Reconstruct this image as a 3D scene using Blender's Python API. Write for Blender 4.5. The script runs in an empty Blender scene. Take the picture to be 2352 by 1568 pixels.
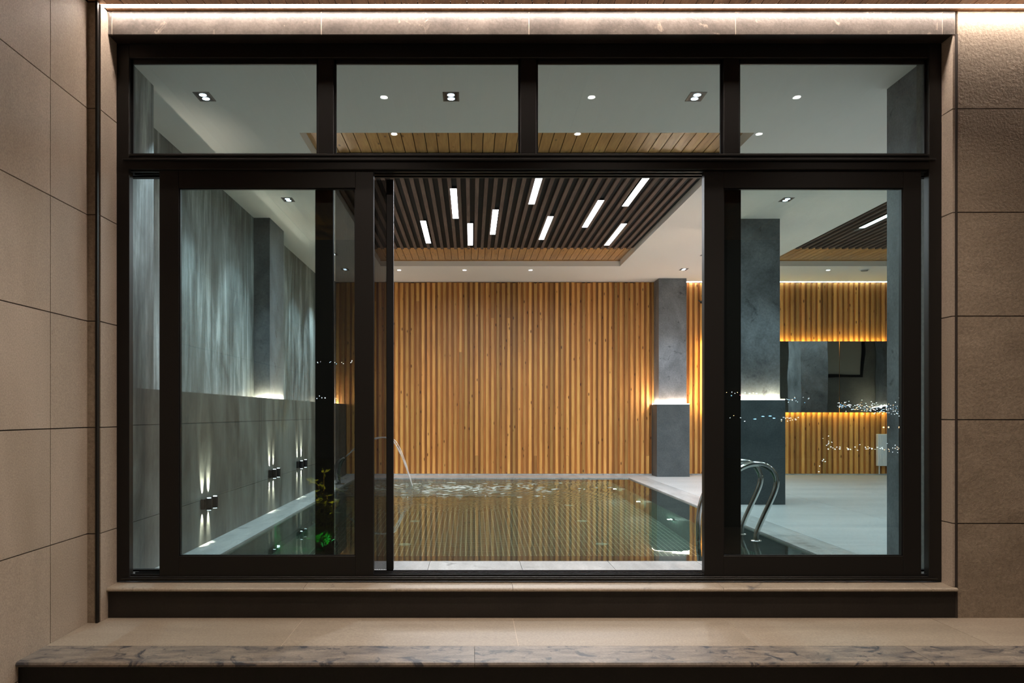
import bpy, bmesh, math, random
from mathutils import Vector, Matrix
random.seed(7)
S = bpy.context.scene
COL = S.collection
PI = math.pi

# ------------------------------------------------------------------ camera, world, exposure
CAM_Z = 1.02                      # eye height above the pool-room floor (z = 0)
cd = bpy.data.cameras.new('camera'); cam = bpy.data.objects.new('camera', cd); COL.objects.link(cam)
cam.location = (0, 0, CAM_Z); cam.rotation_euler = (PI/2, 0, 0)
cd.sensor_width = 36; cd.lens = 1900/2352*36
cd.shift_x = (1176-1082)/2352; cd.shift_y = (950-784)/2352
cd.clip_end = 400; cd.clip_start = 0.05
S.camera = cam
W = bpy.data.worlds.new('night'); S.world = W; W.use_nodes = True
W.node_tree.nodes['Background'].inputs[0].default_value = (0.10, 0.14, 0.25, 1)
W.node_tree.nodes['Background'].inputs[1].default_value = 0.02
S.view_settings.view_transform = 'Standard'; S.view_settings.look = 'None'
S.view_settings.exposure = 0.0; S.view_settings.gamma = 1.0; S.view_settings.use_curve_mapping = False
S.cycles.use_denoising = True
S.cycles.sample_clamp_indirect = 4.0
S.cycles.max_bounces = 8; S.cycles.diffuse_bounces = 4; S.cycles.use_adaptive_sampling = True; S.cycles.adaptive_threshold = 0.03; S.cycles.transparent_max_bounces = 24
S.cycles.blur_glossy = 0.3

# ------------------------------------------------------------------ light levels (real fittings, plus unseen bars added to light the side room)
E_BAR = 6.0           # linear LED bars in the slatted ceilings
W_BAR = 26.0
E_LEDLINE = 58.0      # LED line in the soffit
E_PILLAR = 280.0        # LED ribbon on pillar ledges
E_MIRROR = 42.0       # amber LED behind mirror
E_COVE = 12.0          # white line at top of rear wall
W_TWIN = 120.0         # recessed twin spots, W
W_ROUND = 30.0
W_SOFFIT = 92.0

# ------------------------------------------------------------------ helpers
def tag(o, label=None, cat=None, group=None, kind=None):
    if label: o['label'] = label
    if cat: o['category'] = cat
    if group: o['group'] = group
    if kind: o['kind'] = kind
    return o
def link(o, parent=None, world=None):
    COL.objects.link(o)
    if parent is not None:
        o.parent = parent
        if world is not None: o.location = Vector(world) - wloc(parent)
    elif world is not None: o.location = world
    return o
def wloc(o):
    v = Vector((0, 0, 0))
    while o is not None: v += o.location; o = o.parent
    return v
def empty(name, loc=(0, 0, 0), parent=None):
    o = bpy.data.objects.new(name, None); o.empty_display_size = .1
    return link(o, parent, loc)
def struct(name, loc=(0, 0, 0)):
    return tag(empty(name, loc), kind='structure')
def setmat(me, mat):
    for m in (mat if isinstance(mat, (list, tuple)) else [mat]): me.materials.append(m)
_bx = {}
def boxmesh(name, sx, sy, sz, mat, bev=0.0):
    key = (round(sx, 4), round(sy, 4), round(sz, 4), mat.name, bev)
    if key in _bx: return _bx[key]
    bm = bmesh.new(); bmesh.ops.create_cube(bm, size=1)
    for v in bm.verts: v.co = Vector((v.co.x*sx, v.co.y*sy, v.co.z*sz))
    if bev: bmesh.ops.bevel(bm, geom=bm.edges[:], offset=bev, segments=1, affect='EDGES')
    me = bpy.data.meshes.new(name); bm.to_mesh(me); bm.free(); me.materials.append(mat)
    _bx[key] = me; return me
def box(name, mat, x, y, z, parent=None, bev=0.0):
    me = boxmesh(name, x[1]-x[0], y[1]-y[0], z[1]-z[0], mat, bev)
    o = bpy.data.objects.new(name, me)
    return link(o, parent, ((x[0]+x[1])/2, (y[0]+y[1])/2, (z[0]+z[1])/2))
def add_box(bm, x, y, z, mi=0):
    vs = [bm.verts.new((a, b, c)) for a in x for b in y for c in z]
    for f in ((0, 1, 3, 2), (4, 6, 7, 5), (0, 4, 5, 1), (2, 3, 7, 6), (0, 2, 6, 4), (1, 5, 7, 3)):
        bm.faces.new([vs[i] for i in f]).material_index = mi
def obj(name, bm, mat, parent=None, loc=(0, 0, 0), smooth=False):
    """mesh given in world coordinates, origin moved to loc"""
    for v in bm.verts: v.co -= Vector(loc)
    bmesh.ops.recalc_face_normals(bm, faces=bm.faces[:])
    me = bpy.data.meshes.new(name); bm.to_mesh(me); bm.free(); setmat(me, mat)
    if smooth:
        for p in me.polygons: p.use_smooth = True
    return link(bpy.data.objects.new(name, me), parent, loc)
def boxes(name, mat, lst, parent=None, loc=(0, 0, 0)):
    bm = bmesh.new()
    for b in lst: add_box(bm, *b)
    return obj(name, bm, mat, parent, loc)
def add_tube(bm, pts, r, n=12, caps=True):
    pts = [Vector(p) for p in pts]; rs = r if isinstance(r, (list, tuple)) else [r]*len(pts)
    rings = []; up = None
    for i, p in enumerate(pts):
        t = (pts[min(i+1, len(pts)-1)] - pts[max(i-1, 0)]).normalized()
        if up is None: up = t.orthogonal().normalized()
        up = (up - t*up.dot(t)).normalized(); sd = t.cross(up)
        rings.append([bm.verts.new(p + (up*math.cos(a) + sd*math.sin(a))*rs[i]) for a in [2*PI*k/n for k in range(n)]])
    for a, b in zip(rings, rings[1:]):
        for k in range(n): bm.faces.new((a[k], a[(k+1) % n], b[(k+1) % n], b[k]))
    if caps: bm.faces.new(rings[0]); bm.faces.new(rings[-1])
def add_cyl(bm, c, r, h, n=20, r2=None):
    r2 = r if r2 is None else r2
    add_tube(bm, [(c[0], c[1], c[2]), (c[0], c[1], c[2]+h)], [r, r2], n)
def smooth_path(pts, k=8):
    P = [Vector(p) for p in pts]; out = []
    Q = [P[0]*2-P[1]] + P + [P[-1]*2-P[-2]]
    for i in range(1, len(Q)-2):
        p0, p1, p2, p3 = Q[i-1:i+3]
        for j in range(k):
            t = j/k
            out.append(.5*((2*p1)+(p2-p0)*t+(2*p0-5*p1+4*p2-p3)*t*t+(3*p1-p0-3*p2+p3)*t**3))
    out.append(P[-1]); return out
def copy_tree(root, loc, parent=None):
    r = root.copy(); COL.objects.link(r); r.location = loc
    if parent: r.parent = parent
    for ch in list(root.children): copy_tree(ch, ch.location, r)
    return r
def lamp(name, kind, loc, energy, color, parent=None, rot=(0, 0, 0), **kw):
    ld = bpy.data.lights.new(name, kind); ld.energy = energy; ld.color = color
    for k, v in kw.items(): setattr(ld, k, v)
    o = bpy.data.objects.new(name, ld); o.rotation_euler = rot
    return link(o, parent, loc)

# ------------------------------------------------------------------ materials
class NT:
    def __init__(s, name):
        s.m = bpy.data.materials.new(name); s.m.use_nodes = True
        s.t = s.m.node_tree; s.b = s.t.nodes['Principled BSDF']; s.out = s.t.nodes['Material Output']
    def n(s, typ, **kw):
        nd = s.t.nodes.new(typ)
        for k, v in kw.items():
            if k.startswith('i_'): nd.inputs[int(k[2:])].default_value = v
            elif k in nd.inputs.keys(): nd.inputs[k].default_value = v
            else: setattr(nd, k, v)
        return nd
    def l(s, a, b): s.t.links.new(a, b); return s
    def coords(s, scale=(1, 1, 1), rand=0.0, src='Object', rot=(0, 0, 0)):
        tc = s.n('ShaderNodeTexCoord'); mp = s.n('ShaderNodeMapping')
        mp.inputs['Scale'].default_value = scale; mp.inputs['Rotation'].default_value = rot
        if src == 'World':
            g = s.n('ShaderNodeNewGeometry'); s.l(g.outputs['Position'], mp.inputs[0])
        else: s.l(tc.outputs[src], mp.inputs[0])
        if rand:
            oi = s.n('ShaderNodeObjectInfo'); ml = s.n('ShaderNodeMath', operation='MULTIPLY'); ml.inputs[1].default_value = rand
            s.l(oi.outputs['Random'], ml.inputs[0]); s.l(ml.outputs[0], mp.inputs['Location'])
        return mp.outputs[0]
    def noise(s, vec, scale, detail=6, rough=.55, dist=0.0):
        nd = s.n('ShaderNodeTexNoise'); nd.inputs['Scale'].default_value = scale; nd.inputs['Detail'].default_value = detail
        nd.inputs['Roughness'].default_value = rough; nd.inputs['Distortion'].default_value = dist
        s.l(vec, nd.inputs['Vector']); return nd.outputs['Fac']
    def ramp(s, fac, stops, interp='LINEAR'):
        r = s.n('ShaderNodeValToRGB'); r.color_ramp.interpolation = interp; e = r.color_ramp.elements
        while len(e) < len(stops): e.new(.5)
        for el, (p, c) in zip(e, stops):
            el.position = p; el.color = (c[0], c[1], c[2], 1) if isinstance(c, tuple) else (c, c, c, 1)
        s.l(fac, r.inputs[0]); return r.outputs[0]
    def mix(s, fac, a, b, mode='MIX'):
        m = s.n('ShaderNodeMix', data_type='RGBA', blend_type=mode)
        for v, i in ((fac, 0), (a, 6), (b, 7)):
            if hasattr(v, 'is_output'): s.l(v, m.inputs[i])
            else: m.inputs[i].default_value = v if i == 0 else (v[0], v[1], v[2], 1)
        return m.outputs[2]
    def bump(s, h, strength=.3, dist=.01):
        b = s.n('ShaderNodeBump'); b.inputs['Strength'].default_value = strength; b.inputs['Distance'].default_value = dist
        s.l(h, b.inputs['Height']); s.l(b.outputs[0], s.b.inputs['Normal'])
    def fin(s, col=None, rough=.5, spec=.5, metal=0.0):
        if col is not None:
            if hasattr(col, 'is_output'): s.l(col, s.b.inputs['Base Color'])
            else: s.b.inputs['Base Color'].default_value = (col[0], col[1], col[2], 1)
        if hasattr(rough, 'is_output'): s.l(rough, s.b.inputs['Roughness'])
        else: s.b.inputs['Roughness'].default_value = rough
        s.b.inputs['Specular IOR Level'].default_value = spec; s.b.inputs['Metallic'].default_value = metal
        return s.m
def plain(name, col, rough=.5, spec=.5, metal=0.0):
    return NT(name).fin(col, rough, spec, metal)
def emit(name, col, strength):
    t = NT(name); t.b.inputs['Base Color'].default_value = (.8, .8, .8, 1)
    t.b.inputs['Emission Color'].default_value = (*col, 1); t.b.inputs['Emission Strength'].default_value = strength
    return t.m

def stone(name, c0, c1, scale=2.0, rough=.45, fine=70, bumps=.25, streak=(1, 1, 1), rand=9.0, spots=None, rot=(0, 0, 0), src='Object', spec=.4):
    t = NT(name); v = t.coords(streak, rand, src, rot)
    a = t.noise(v, scale, 8, .6, .4); v2 = t.coords((1, 1, 1), rand, src)
    f = t.noise(v2, fine, 3, .7)
    col = t.ramp(a, [(.3, c0), (.7, c1)])
    col = t.mix(.35, col, t.ramp(f, [(.3, .25), (.7, .85)]), 'OVERLAY')
    if spots:
        sp = t.ramp(t.noise(t.coords((1, 1, 1), rand+3, src), spots[1], 6, .65, 1.2), [(spots[2], 0.0), (spots[2]+.1, 1.0)])
        col = t.mix(sp, col, spots[0])
    t.bump(f, bumps, .004)
    return t.fin(col, rough, spec)

def wood(name, light, dark, axis='z', rough=.45, knots=True, stretch=.06, vary=.5, spec=.45):
    t = NT(name)
    sc = {'z': (1, 1, stretch), 'y': (1, stretch, 1), 'x': (stretch, 1, 1)}[axis]
    v = t.coords(sc, 37.0)
    g = t.noise(v, 55, 5, .6, .6)
    g2 = t.noise(v, 9, 3, .5, 1.0)
    col = t.ramp(g, [(.25, dark), (.62, light)])
    col = t.mix(.45, col, t.ramp(g2, [(.3, .3), (.7, .75)]), 'OVERLAY')
    if knots:
        ks = {'z': (1, 1, .35), 'y': (1, .35, 1), 'x': (.35, 1, 1)}[axis]
        vo = t.n('ShaderNodeTexVoronoi'); vo.inputs['Scale'].default_value = 12.0; vo.inputs['Randomness'].default_value = 1.0
        t.l(t.coords(ks, 23.0), vo.inputs['Vector'])
        kn = t.ramp(vo.outputs['Distance'], [(.07, 1.0), (.15, 0.0)])
        col = t.mix(kn, col, (dark[0]*.30, dark[1]*.24, dark[2]*.22))
    oi = t.n('ShaderNodeObjectInfo')
    br = t.ramp(oi.outputs['Random'], [(0, 1-vary*.6), (1, 1+vary*.25)])
    col = t.mix(1.0, col, br, 'MULTIPLY')
    t.bump(g, .25, .002)
    return t.fin(col, rough, spec)

M = {}
M['tile_out'] = stone('beige_stoneware', (.34, .275, .215), (.44, .365, .295), 1.6, .55, 120, .3, (1.0, 1.0, .45), rot=(0, .5, 0))
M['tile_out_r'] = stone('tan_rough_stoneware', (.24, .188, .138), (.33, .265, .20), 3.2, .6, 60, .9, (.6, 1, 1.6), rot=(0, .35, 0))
M['joint'] = plain('dark_joint', (.035, .025, .02), .9)
M['lintel'] = stone('lintel_stone', (.050, .043, .038), (.115, .098, .085), 5, .32, 60, .25, spots=((.26, .21, .17), 9, .62))
M['landing'] = stone('landing_stoneware', (.25, .205, .155), (.325, .27, .21), 1.8, .42, 90, .15, (.5, 2, 1))
M['nosing'] = stone('marbled_nosing', (.095, .085, .08), (.27, .225, .18), 9, .4, 80, .2, (.6, 2.2, 1), spots=((.045, .046, .055), 9, .53))
M['sill'] = stone('sill_stoneware', (.26, .21, .16), (.34, .285, .22), 2.5, .42, 90, .15, (.5, 2, 1), spots=((.10, .09, .085), 5, .63))
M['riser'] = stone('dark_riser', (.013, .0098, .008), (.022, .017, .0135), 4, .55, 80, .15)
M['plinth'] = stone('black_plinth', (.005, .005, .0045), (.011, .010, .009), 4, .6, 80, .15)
M['grout_l'] = plain('light_grout', (.55, .46, .37), .8)
M['soffit'] = wood('soffit_board', (.50, .27, .13), (.30, .14, .06), 'y', .45, True, .08, .3)
M['frame'] = plain('anthracite_aluminium', (.011, .0098, .0088), .45, .3)
M['frame_in'] = plain('black_gasket', (.006, .006, .007), .5, .4)
M['wallpl'] = None
def streaky(name, c0, c1, c2):
    t = NT(name); v = t.coords((1, 1, .10), 0, 'World'); v1 = t.coords((1, 1, .35), 0, 'World')
    a = t.noise(v, 5.5, 9, .66, .7); b = t.noise(t.coords((1, 1, .35), 0, 'World'), 2.4, 5, .6, .8); f = t.noise(t.coords((1, 1, .3), 0, 'World'), 60, 3, .7)
    col = t.ramp(a, [(.36, c0), (.5, c1), (.66, c2)])
    col = t.mix(.75, col, t.ramp(b, [(.36, .15), (.64, .85)]), 'OVERLAY')
    col = t.mix(.25, col, t.ramp(f, [(.3, .25), (.7, .8)]), 'OVERLAY')
    t.bump(f, .15, .004); return t.fin(col, .5, .4)
M['wallpl'] = streaky('streaked_plaster', (.11, .125, .122), (.21, .23, .225), (.46, .49, .485))
M['dado'] = streaky('dado_stoneware', (.105, .105, .094), (.125, .126, .113), (.150, .152, .137))
M['concrete'] = stone('pillar_plaster', (.085, .092, .098), (.24, .255, .27), 2.6, .5, 50, .3, (1, 1, .8), spots=((.055, .06, .068), 5, .60))
M['slate'] = stone('pillar_cladding', (.055, .068, .072), (.095, .112, .118), 3, .5, 70, .2)
M['greywall'] = stone('grey_plaster', (.10, .10, .09), (.15, .15, .135), 2, .6, 40, .2)
M['ceil'] = plain('ceiling_paint', (.86, .84, .80), .75, .2)
M['ceil_wood'] = wood('ceiling_board', (.62, .34, .13), (.40, .19, .07), 'y', .28, True, .08, .25)
M['slat_brown'] = wood('dark_ceiling_slat', (.17, .125, .105), (.125, .09, .075), 'y', .8, False, .08, .2, .1)
M['backing'] = plain('black_backing', (.003, .009, .012), .7, .15)
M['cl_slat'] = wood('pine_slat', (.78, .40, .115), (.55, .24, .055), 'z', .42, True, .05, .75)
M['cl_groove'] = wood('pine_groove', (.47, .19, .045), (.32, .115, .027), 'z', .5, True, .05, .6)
M['floor'] = stone('floor_stoneware', (.42, .44, .44), (.56, .58, .58), .9, .38, 60, .12, (.5, 2.0, 1), src='World', rand=0)
M['coping'] = stone('coping_stoneware', (.30, .315, .315), (.48, .495, .49), 3.5, .35, 60, .15, (2.5, .5, 1), src='World', rand=0, spots=((.15, .16, .165), 4, .60))
M['floor_joint'] = plain('floor_joint', (.20, .21, .21), .8)
M['chrome'] = plain('polished_steel', (.70, .70, .68), .16, .5, 1.0)
M['white'] = plain('white_enamel', (.72, .74, .74), .35)
M['blk'] = plain('black_fitting', (.012, .012, .014), .4)
M['water_w'] = plain('x', (.8, .85, .85), .2)

def glassmat(name, tint, ior=1.5):
    t = NT(name); t.t.nodes.remove(t.b)
    g = t.n('ShaderNodeNewGeometry'); fr = t.n('ShaderNodeFresnel')
    mr = t.n('ShaderNodeMapRange'); mr.inputs['To Min'].default_value = ior; mr.inputs['To Max'].default_value = 1/ior
    t.l(g.outputs['Backfacing'], mr.inputs['Value']); t.l(mr.outputs[0], fr.inputs['IOR'])
    tr = t.n('ShaderNodeBsdfTransparent'); tr.inputs[0].default_value = (*tint, 1)
    gl = t.n('ShaderNodeBsdfGlossy'); gl.inputs['Roughness'].default_value = 0.0; gl.inputs[0].default_value = (1, 1, 1, 1)
    mx = t.n('ShaderNodeMixShader'); t.l(fr.outputs[0], mx.inputs[0]); t.l(tr.outputs[0], mx.inputs[1]); t.l(gl.outputs[0], mx.inputs[2])
    t.l(mx.outputs[0], t.out.inputs[0]); return t.m
M['glass'] = glassmat('window_glass', (.86, .915, .91))

def mosaic():
    t = NT('teal_mosaic'); v = t.coords((1, 1, 1), 0, 'World')
    def br(vec):
        b = t.n('ShaderNodeTexBrick'); b.offset = 0.0; b.squash = 1.0
        b.inputs['Scale'].default_value = 1.0; b.inputs['Brick Width'].default_value = .05; b.inputs['Row Height'].default_value = .05
        b.inputs['Mortar Size'].default_value = .0045; b.inputs['Mortar Smooth'].default_value = .1; b.inputs['Bias'].default_value = 0
        b.inputs['Color1'].default_value = (.055, .10, .085, 1); b.inputs['Color2'].default_value = (.08, .14, .115, 1); b.inputs['Mortar'].default_value = (.55, .66, .55, 1)
        t.l(vec, b.inputs['Vector']); return b.outputs['Color']
    geo = t.n('ShaderNodeNewGeometry'); sp = t.n('ShaderNodeSeparateXYZ'); t.l(geo.outputs['Normal'], sp.inputs[0])
    def rotv(r):
        mp = t.n('ShaderNodeMapping'); mp.inputs['Rotation'].default_value = r; t.l(geo.outputs['Position'], mp.inputs[0]); return mp.outputs[0]
    def ab(o):
        m = t.n('ShaderNodeMath', operation='ABSOLUTE'); t.l(o, m.inputs[0])
        g = t.n('ShaderNodeMath', operation='GREATER_THAN'); g.inputs[1].default_value = .5; t.l(m.outputs[0], g.inputs[0]); return g.outputs[0]
    c = t.mix(ab(sp.outputs[0]), br(v), br(rotv((0, PI/2, 0))))
    c = t.mix(ab(sp.outputs[1]), c, br(rotv((PI/2, 0, 0))))
    return t.fin(c, .35, .4)
M['mosaic'] = mosaic()

def watermat():
    t = NT('pool_water'); t.t.nodes.remove(t.b)
    geo = t.n('ShaderNodeNewGeometry')
    def dist(c):
        d = t.n('ShaderNodeVectorMath', operation='DISTANCE'); d.inputs[1].default_value = c; t.l(geo.outputs['Position'], d.inputs[0]); return d.outputs['Value']
    def wave(c, sc):
        mp = t.n('ShaderNodeMapping'); mp.inputs['Location'].default_value = (-c[0], -c[1], 0); t.l(geo.outputs['Position'], mp.inputs[0])
        w = t.n('ShaderNodeTexWave', wave_type='RINGS', rings_direction='SPHERICAL'); w.inputs['Scale'].default_value = sc
        w.inputs['Distortion'].default_value = 4.0; w.inputs['Detail'].default_value = 2; w.inputs['Detail Scale'].default_value = 1.5
        t.l(mp.outputs[0], w.inputs['Vector']); return w.outputs['Fac']
    J = (-.84, 11.9, -.03)
    near = t.ramp(dist(J), [(.06, 1.0), (.40, .55), (1.0, 0.0)])   # input below is scaled
    # distance is in metres, scale to the ramp's 0..1 over 4 m
    md = t.n('ShaderNodeMath', operation='MULTIPLY'); md.inputs[1].default_value = .26
    t.l(dist(J), md.inputs[0]); near = t.ramp(md.outputs[0], [(.0, 1.0), (.25, .5), (.9, 0.0)])
    w = wave(J, 2.2); n1 = t.noise(t.coords((1, 1, 1), 0, 'World'), 5, 4, .6, .5)
    a = t.n('ShaderNodeMath', operation='MULTIPLY_ADD'); t.l(w, a.inputs[0]); a.inputs[1].default_value = .5; t.l(n1, a.inputs[2])
    b = t.n('ShaderNodeMath', operation='MULTIPLY'); t.l(a.outputs[0], b.inputs[0]); t.l(near, b.inputs[1])
    calm = t.noise(t.coords((1, 1, 1), 0, 'World'), 2.2, 3, .5)
    c = t.n('ShaderNodeMath', operation='MULTIPLY_ADD'); t.l(calm, c.inputs[0]); c.inputs[1].default_value = .05; t.l(b.outputs[0], c.inputs[2])
    bp = t.n('ShaderNodeBump'); bp.inputs['Strength'].default_value = 1.0; bp.inputs['Distance'].default_value = .022; t.l(c.outputs[0], bp.inputs['Height'])
    gl = t.n('ShaderNodeBsdfGlass'); gl.inputs['IOR'].default_value = 1.33; gl.inputs['Roughness'].default_value = 0.0
    gl.inputs['Color'].default_value = (.87, .97, .93, 1); t.l(bp.outputs[0], gl.inputs['Normal'])
    t.l(gl.outputs[0], t.out.inputs[0]); return t.m
M['water'] = watermat()

# =================================================================== STRUCTURE
FY = 4.90            # outer face of window frame
WY = 4.784           # outer face of right-hand wall
SOF = 3.35           # soffit height
CE = 3.22            # pool-room ceiling
BY = 13.84           # rear wall
LAND = -.16

# ---- outer left wall, tiled
wl = struct('wall_outer_left', (-2.2, 3, 1.5))
box('core', M['joint'], (-2.45, -2.178), (-1.2, 4.672), (-.5, SOF+.1), wl)
zs = [-.857, -.257, .343, .943, 1.543, 2.143, 2.743, 3.343]
G = .0028
for i in range(len(zs)-1):
    z0, z1 = max(zs[i]+G, -.5), zs[i+1]-G
    for y0, y1 in ((-1.15, -.55), (-.542+.0, .658), (.658, 1.858), (1.858, 3.058), (3.058, 4.258), (4.258, 4.68)):
        box('tile', M['tile_out'], (-2.178, -2.165), (y0+G, y1-G), (z0, z1), wl)
    # narrow end face and the return beside the window
    box('edge_tile', M['tile_out_r'], (-2.165, -2.118), (4.668, 4.680), (max(z0, LAND), z1), wl)
    box('reveal_tile', M['tile_out'], (-2.112, -2.100), (4.69, 4.906), (max(z0, LAND), z1), wl)
box('core', M['joint'], (-2.44, -2.112), (4.672, 5.08), (-.5, SOF+.1), wl)
box('edge_trim', M['frame'], (-2.118, -2.106), (4.662, 4.69), (LAND, SOF), wl)

# ---- outer right wall
wr = struct('wall_outer_right', (3, 4.9, 1.5))
box('core', M['joint'], (2.802, 6.2), (WY+.014, 5.08), (-.5, SOF+.1), wr)
zr = [-.812, -.213, .386, .986, 1.585, 2.185, 2.784, 3.384]
for i in range(len(zr)-1):
    z0, z1 = zr[i]+G, min(zr[i+1]-G, SOF)
    for x0, x1 in ((2.812, 4.01), (4.01, 5.21), (5.21, 6.2)):
        box('tile', M['tile_out_r'], (x0+G, x1-G), (WY, WY+.014), (max(z0, -.5), z1), wr)
    if z1 > 0: box('reveal_tile', M['tile_out'], (2.788, 2.800), (WY+.004, 4.906), (max(z0, .02), min(z1, 3.214)), wr)
box('edge_trim', M['joint'], (2.800, 2.812), (WY-.002, WY+.02), (LAND, 3.214), wr)

# ---- lintel
li = struct('lintel', (.35, 4.85, 3.28))
box('core', M['riser'], (-2.10, 2.80), (WY+.012, 5.08), (3.214, SOF+.1), li)
lx = [-2.10, -2.077+.0, -.866, .335, 1.530, 2.727, 2.80]
for a, b in zip(lx, lx[1:]):
    box('tile', M['lintel'], (a+.002, b-.002), (WY, WY+.012), (3.214, SOF-.004), li)
box('grout', M['grout_l'], (-2.10, 2.80), (WY+.002, WY+.0125), (3.2145, SOF-.005), li)

# ---- soffit
so = struct('ceiling_soffit', (1, 3, SOF))
box('core', M['joint'], (-2.45, 6.2), (-1.2, 5.08), (SOF+.016, SOF+.12), so)
x = -2.163; k = 0
while x < 6.1:
    box('plank', M['soffit'], (x+.002, x+.091), (-1.2, 4.705), (SOF, SOF+.016), so); x += .093
box('edge_plank', M['soffit'], (-2.10, 6.2), (4.752, WY+.012), (SOF-.001, SOF+.014), so)

# ---- sill step
si = struct('trim_sill', (.35, 4.85, 0))
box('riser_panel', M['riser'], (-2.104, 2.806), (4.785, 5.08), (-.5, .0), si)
for a, b in zip([-2.106, -.966, .241, 1.455, 2.655], [-.966, .241, 1.455, 2.655, 2.806]):
    bm = bmesh.new(); prof = [(4.906, .022), (4.772, .016), (4.764, .010), (4.762, .003), (4.766, -.004), (4.906, -.004)]
    va = [bm.verts.new((a+.001, y, z)) for y, z in prof]; vb = [bm.verts.new((b-.001, y, z)) for y, z in prof]
    for i in range(6): bm.faces.new((va[i], va[(i+1) % 6], vb[(i+1) % 6], vb[i]))
    bm.faces.new(va); bm.faces.new(vb[::-1])
    obj('sill_tile', bm, M['sill'], si, ((a+b)/2, 4.83, .01))

# ---- landing
la = struct('floor_landing', (1, 4.4, LAND))
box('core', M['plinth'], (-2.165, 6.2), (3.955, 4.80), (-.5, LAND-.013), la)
box('grout', M['grout_l'], (-2.165, 6.2), (4.20, 4.80), (LAND-.013, LAND-.0015), la)
xs = [-2.165, -.966, .241, 1.455, 2.655, 3.855, 5.055, 6.2]
for a, b in zip(xs, xs[1:]):
    box('tile', M['landing'], (a+.0015, b-.0015), (4.207, 4.786), (LAND-.012, LAND), la)
for a, b in zip([-2.165, .017, 2.2, 4.4], [.017, 2.2, 4.4, 6.2]):
    bm = bmesh.new(); prof = [(4.205, 0), (3.945, 0), (3.934, -.003), (3.928, -.012), (3.932, -.022), (3.945, -.028), (4.205, -.028)]
    va = [bm.verts.new((a+.001, y, LAND+z)) for y, z in prof]; vb = [bm.verts.new((b-.001, y, LAND+z)) for y, z in prof]
    n = len(prof)
    for i in range(n): bm.faces.new((va[i], va[(i+1) % n], vb[(i+1) % n], vb[i]))
    bm.faces.new(va); bm.faces.new(vb[::-1])
    obj('nosing', bm, M['nosing'], la, ((a+b)/2, 4.07, LAND))
gr = tag(box('ground_terrace', M['landing'], (-2.45, 6.2), (-1.2, 3.955), (-.6, -.5)), kind='structure')
tr = tag(boxes('terrain', plain('night_hillside', (.01, .012, .01), .9), [((-120, 160), (-260, -14), (-14, -13.5))], None, (0, -100, -13.7)), kind='structure')

# ---- interior: left wall
wi = struct('wall_left', (-2.5, 9, 1.5))
box('plaster', M['wallpl'], (-2.62, -2.44), (5.08, BY+.1), (0, CE+.1), wi)
box('near_pier', M['wallpl'], (-2.44, -2.13), (5.08, 5.55), (1.18, CE), wi)
box('dado_core', M['joint'], (-2.44, -2.102), (5.08, BY), (0, 1.175), wi)
ys = [5.08, 5.85, 7.05, 8.25, 9.45, 10.65, 11.85, 13.05, BY]
for a, b in zip(ys, ys[1:]):
    for z0, z1 in ((0, .35), (.35, .95), (.95, 1.182)):
        box('tile', M['dado'], (-2.102, -2.090), (a+.0012, b-.0012), (z0+.0015, z1-.0015), wi)
    box('ledge_tile', M['dado'], (-2.44, -2.103), (a+.001, b-.001), (1.175, 1.182), wi)

# ---- window wall seen from inside (mirrored in the rear-wall mirror)
wf = struct('wall_front', (6, 5, 1.5))
box('plaster', M['greywall'], (2.80, 6.2), (5.081, 5.20), (0, CE), wf)
box('plaster', M['greywall'], (6.2, 12.2), (4.9, 5.20), (0, CE), wf)
pr = struct('pillar_window_side', (2.95, 5.35, 1.6))
box('shaft', M['concrete'], (2.82, 3.35), (5.20, 5.61), (0, CE), pr)
wR = tag(box('wall_right', M['greywall'], (12.0, 12.2), (5.2, BY), (0, CE)), kind='structure')

# ---- rear wall with pine slats
wb = struct('wall_back', (3, BY, 1.6))
box('core', M['joint'], (-2.62, 12.2), (BY, BY+.15), (-.1, CE+.1), wb)
PIT = .0893
def slatmesh(h, name):
    bm = bmesh.new(); w = .026; d = .030
    prof = [(-w, d), (-w+.001, .004), (-w+.004, 0), (w-.004, 0), (w-.001, .004), (w, d)]
    a = [bm.verts.new((x, y, -h/2)) for x, y in prof]; b = [bm.verts.new((x, y, h/2)) for x, y in prof]
    for i in range(6): bm.faces.new((a[i], a[(i+1) % 6], b[(i+1) % 6], b[i]))
    bm.faces.new(a); bm.faces.new(b[::-1]); bmesh.ops.recalc_face_normals(bm, faces=bm.faces[:])
    me = bpy.data.meshes.new(name); bm.to_mesh(me); bm.free(); me.materials.append(M['cl_slat']); return me
smesh = {}
def slat(x, z0, z1):
    h = round(z1-z0, 3)
    if h not in smesh: smesh[h] = slatmesh(h, 'slat')
    link(bpy.data.objects.new('slat', smesh[h]), wb, (x, BY-.042, (z0+z1)/2))
x = -2.26+.03
while x < 8.6:
    top = 3.212 + random.choice((0, -.006, -.012, 0))
    if x < 4 and random.random() < .13:
        zc = random.choice((2.62, 2.7, 2.05, .32, 2.9)); slat(x, .022, zc-.001); slat(x, zc+.001, top)
    else: slat(x, .022, top)
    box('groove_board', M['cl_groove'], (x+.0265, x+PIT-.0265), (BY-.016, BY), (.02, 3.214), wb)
    x += PIT
box('plaster', M['greywall'], (8.6, 12.0), (BY-.03, BY), (0, CE), wb)
tag(box('baseboard_back', M['coping'], (-2.09, 12), (BY-.052, BY-.016), (0, .02)), kind='structure')

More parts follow.
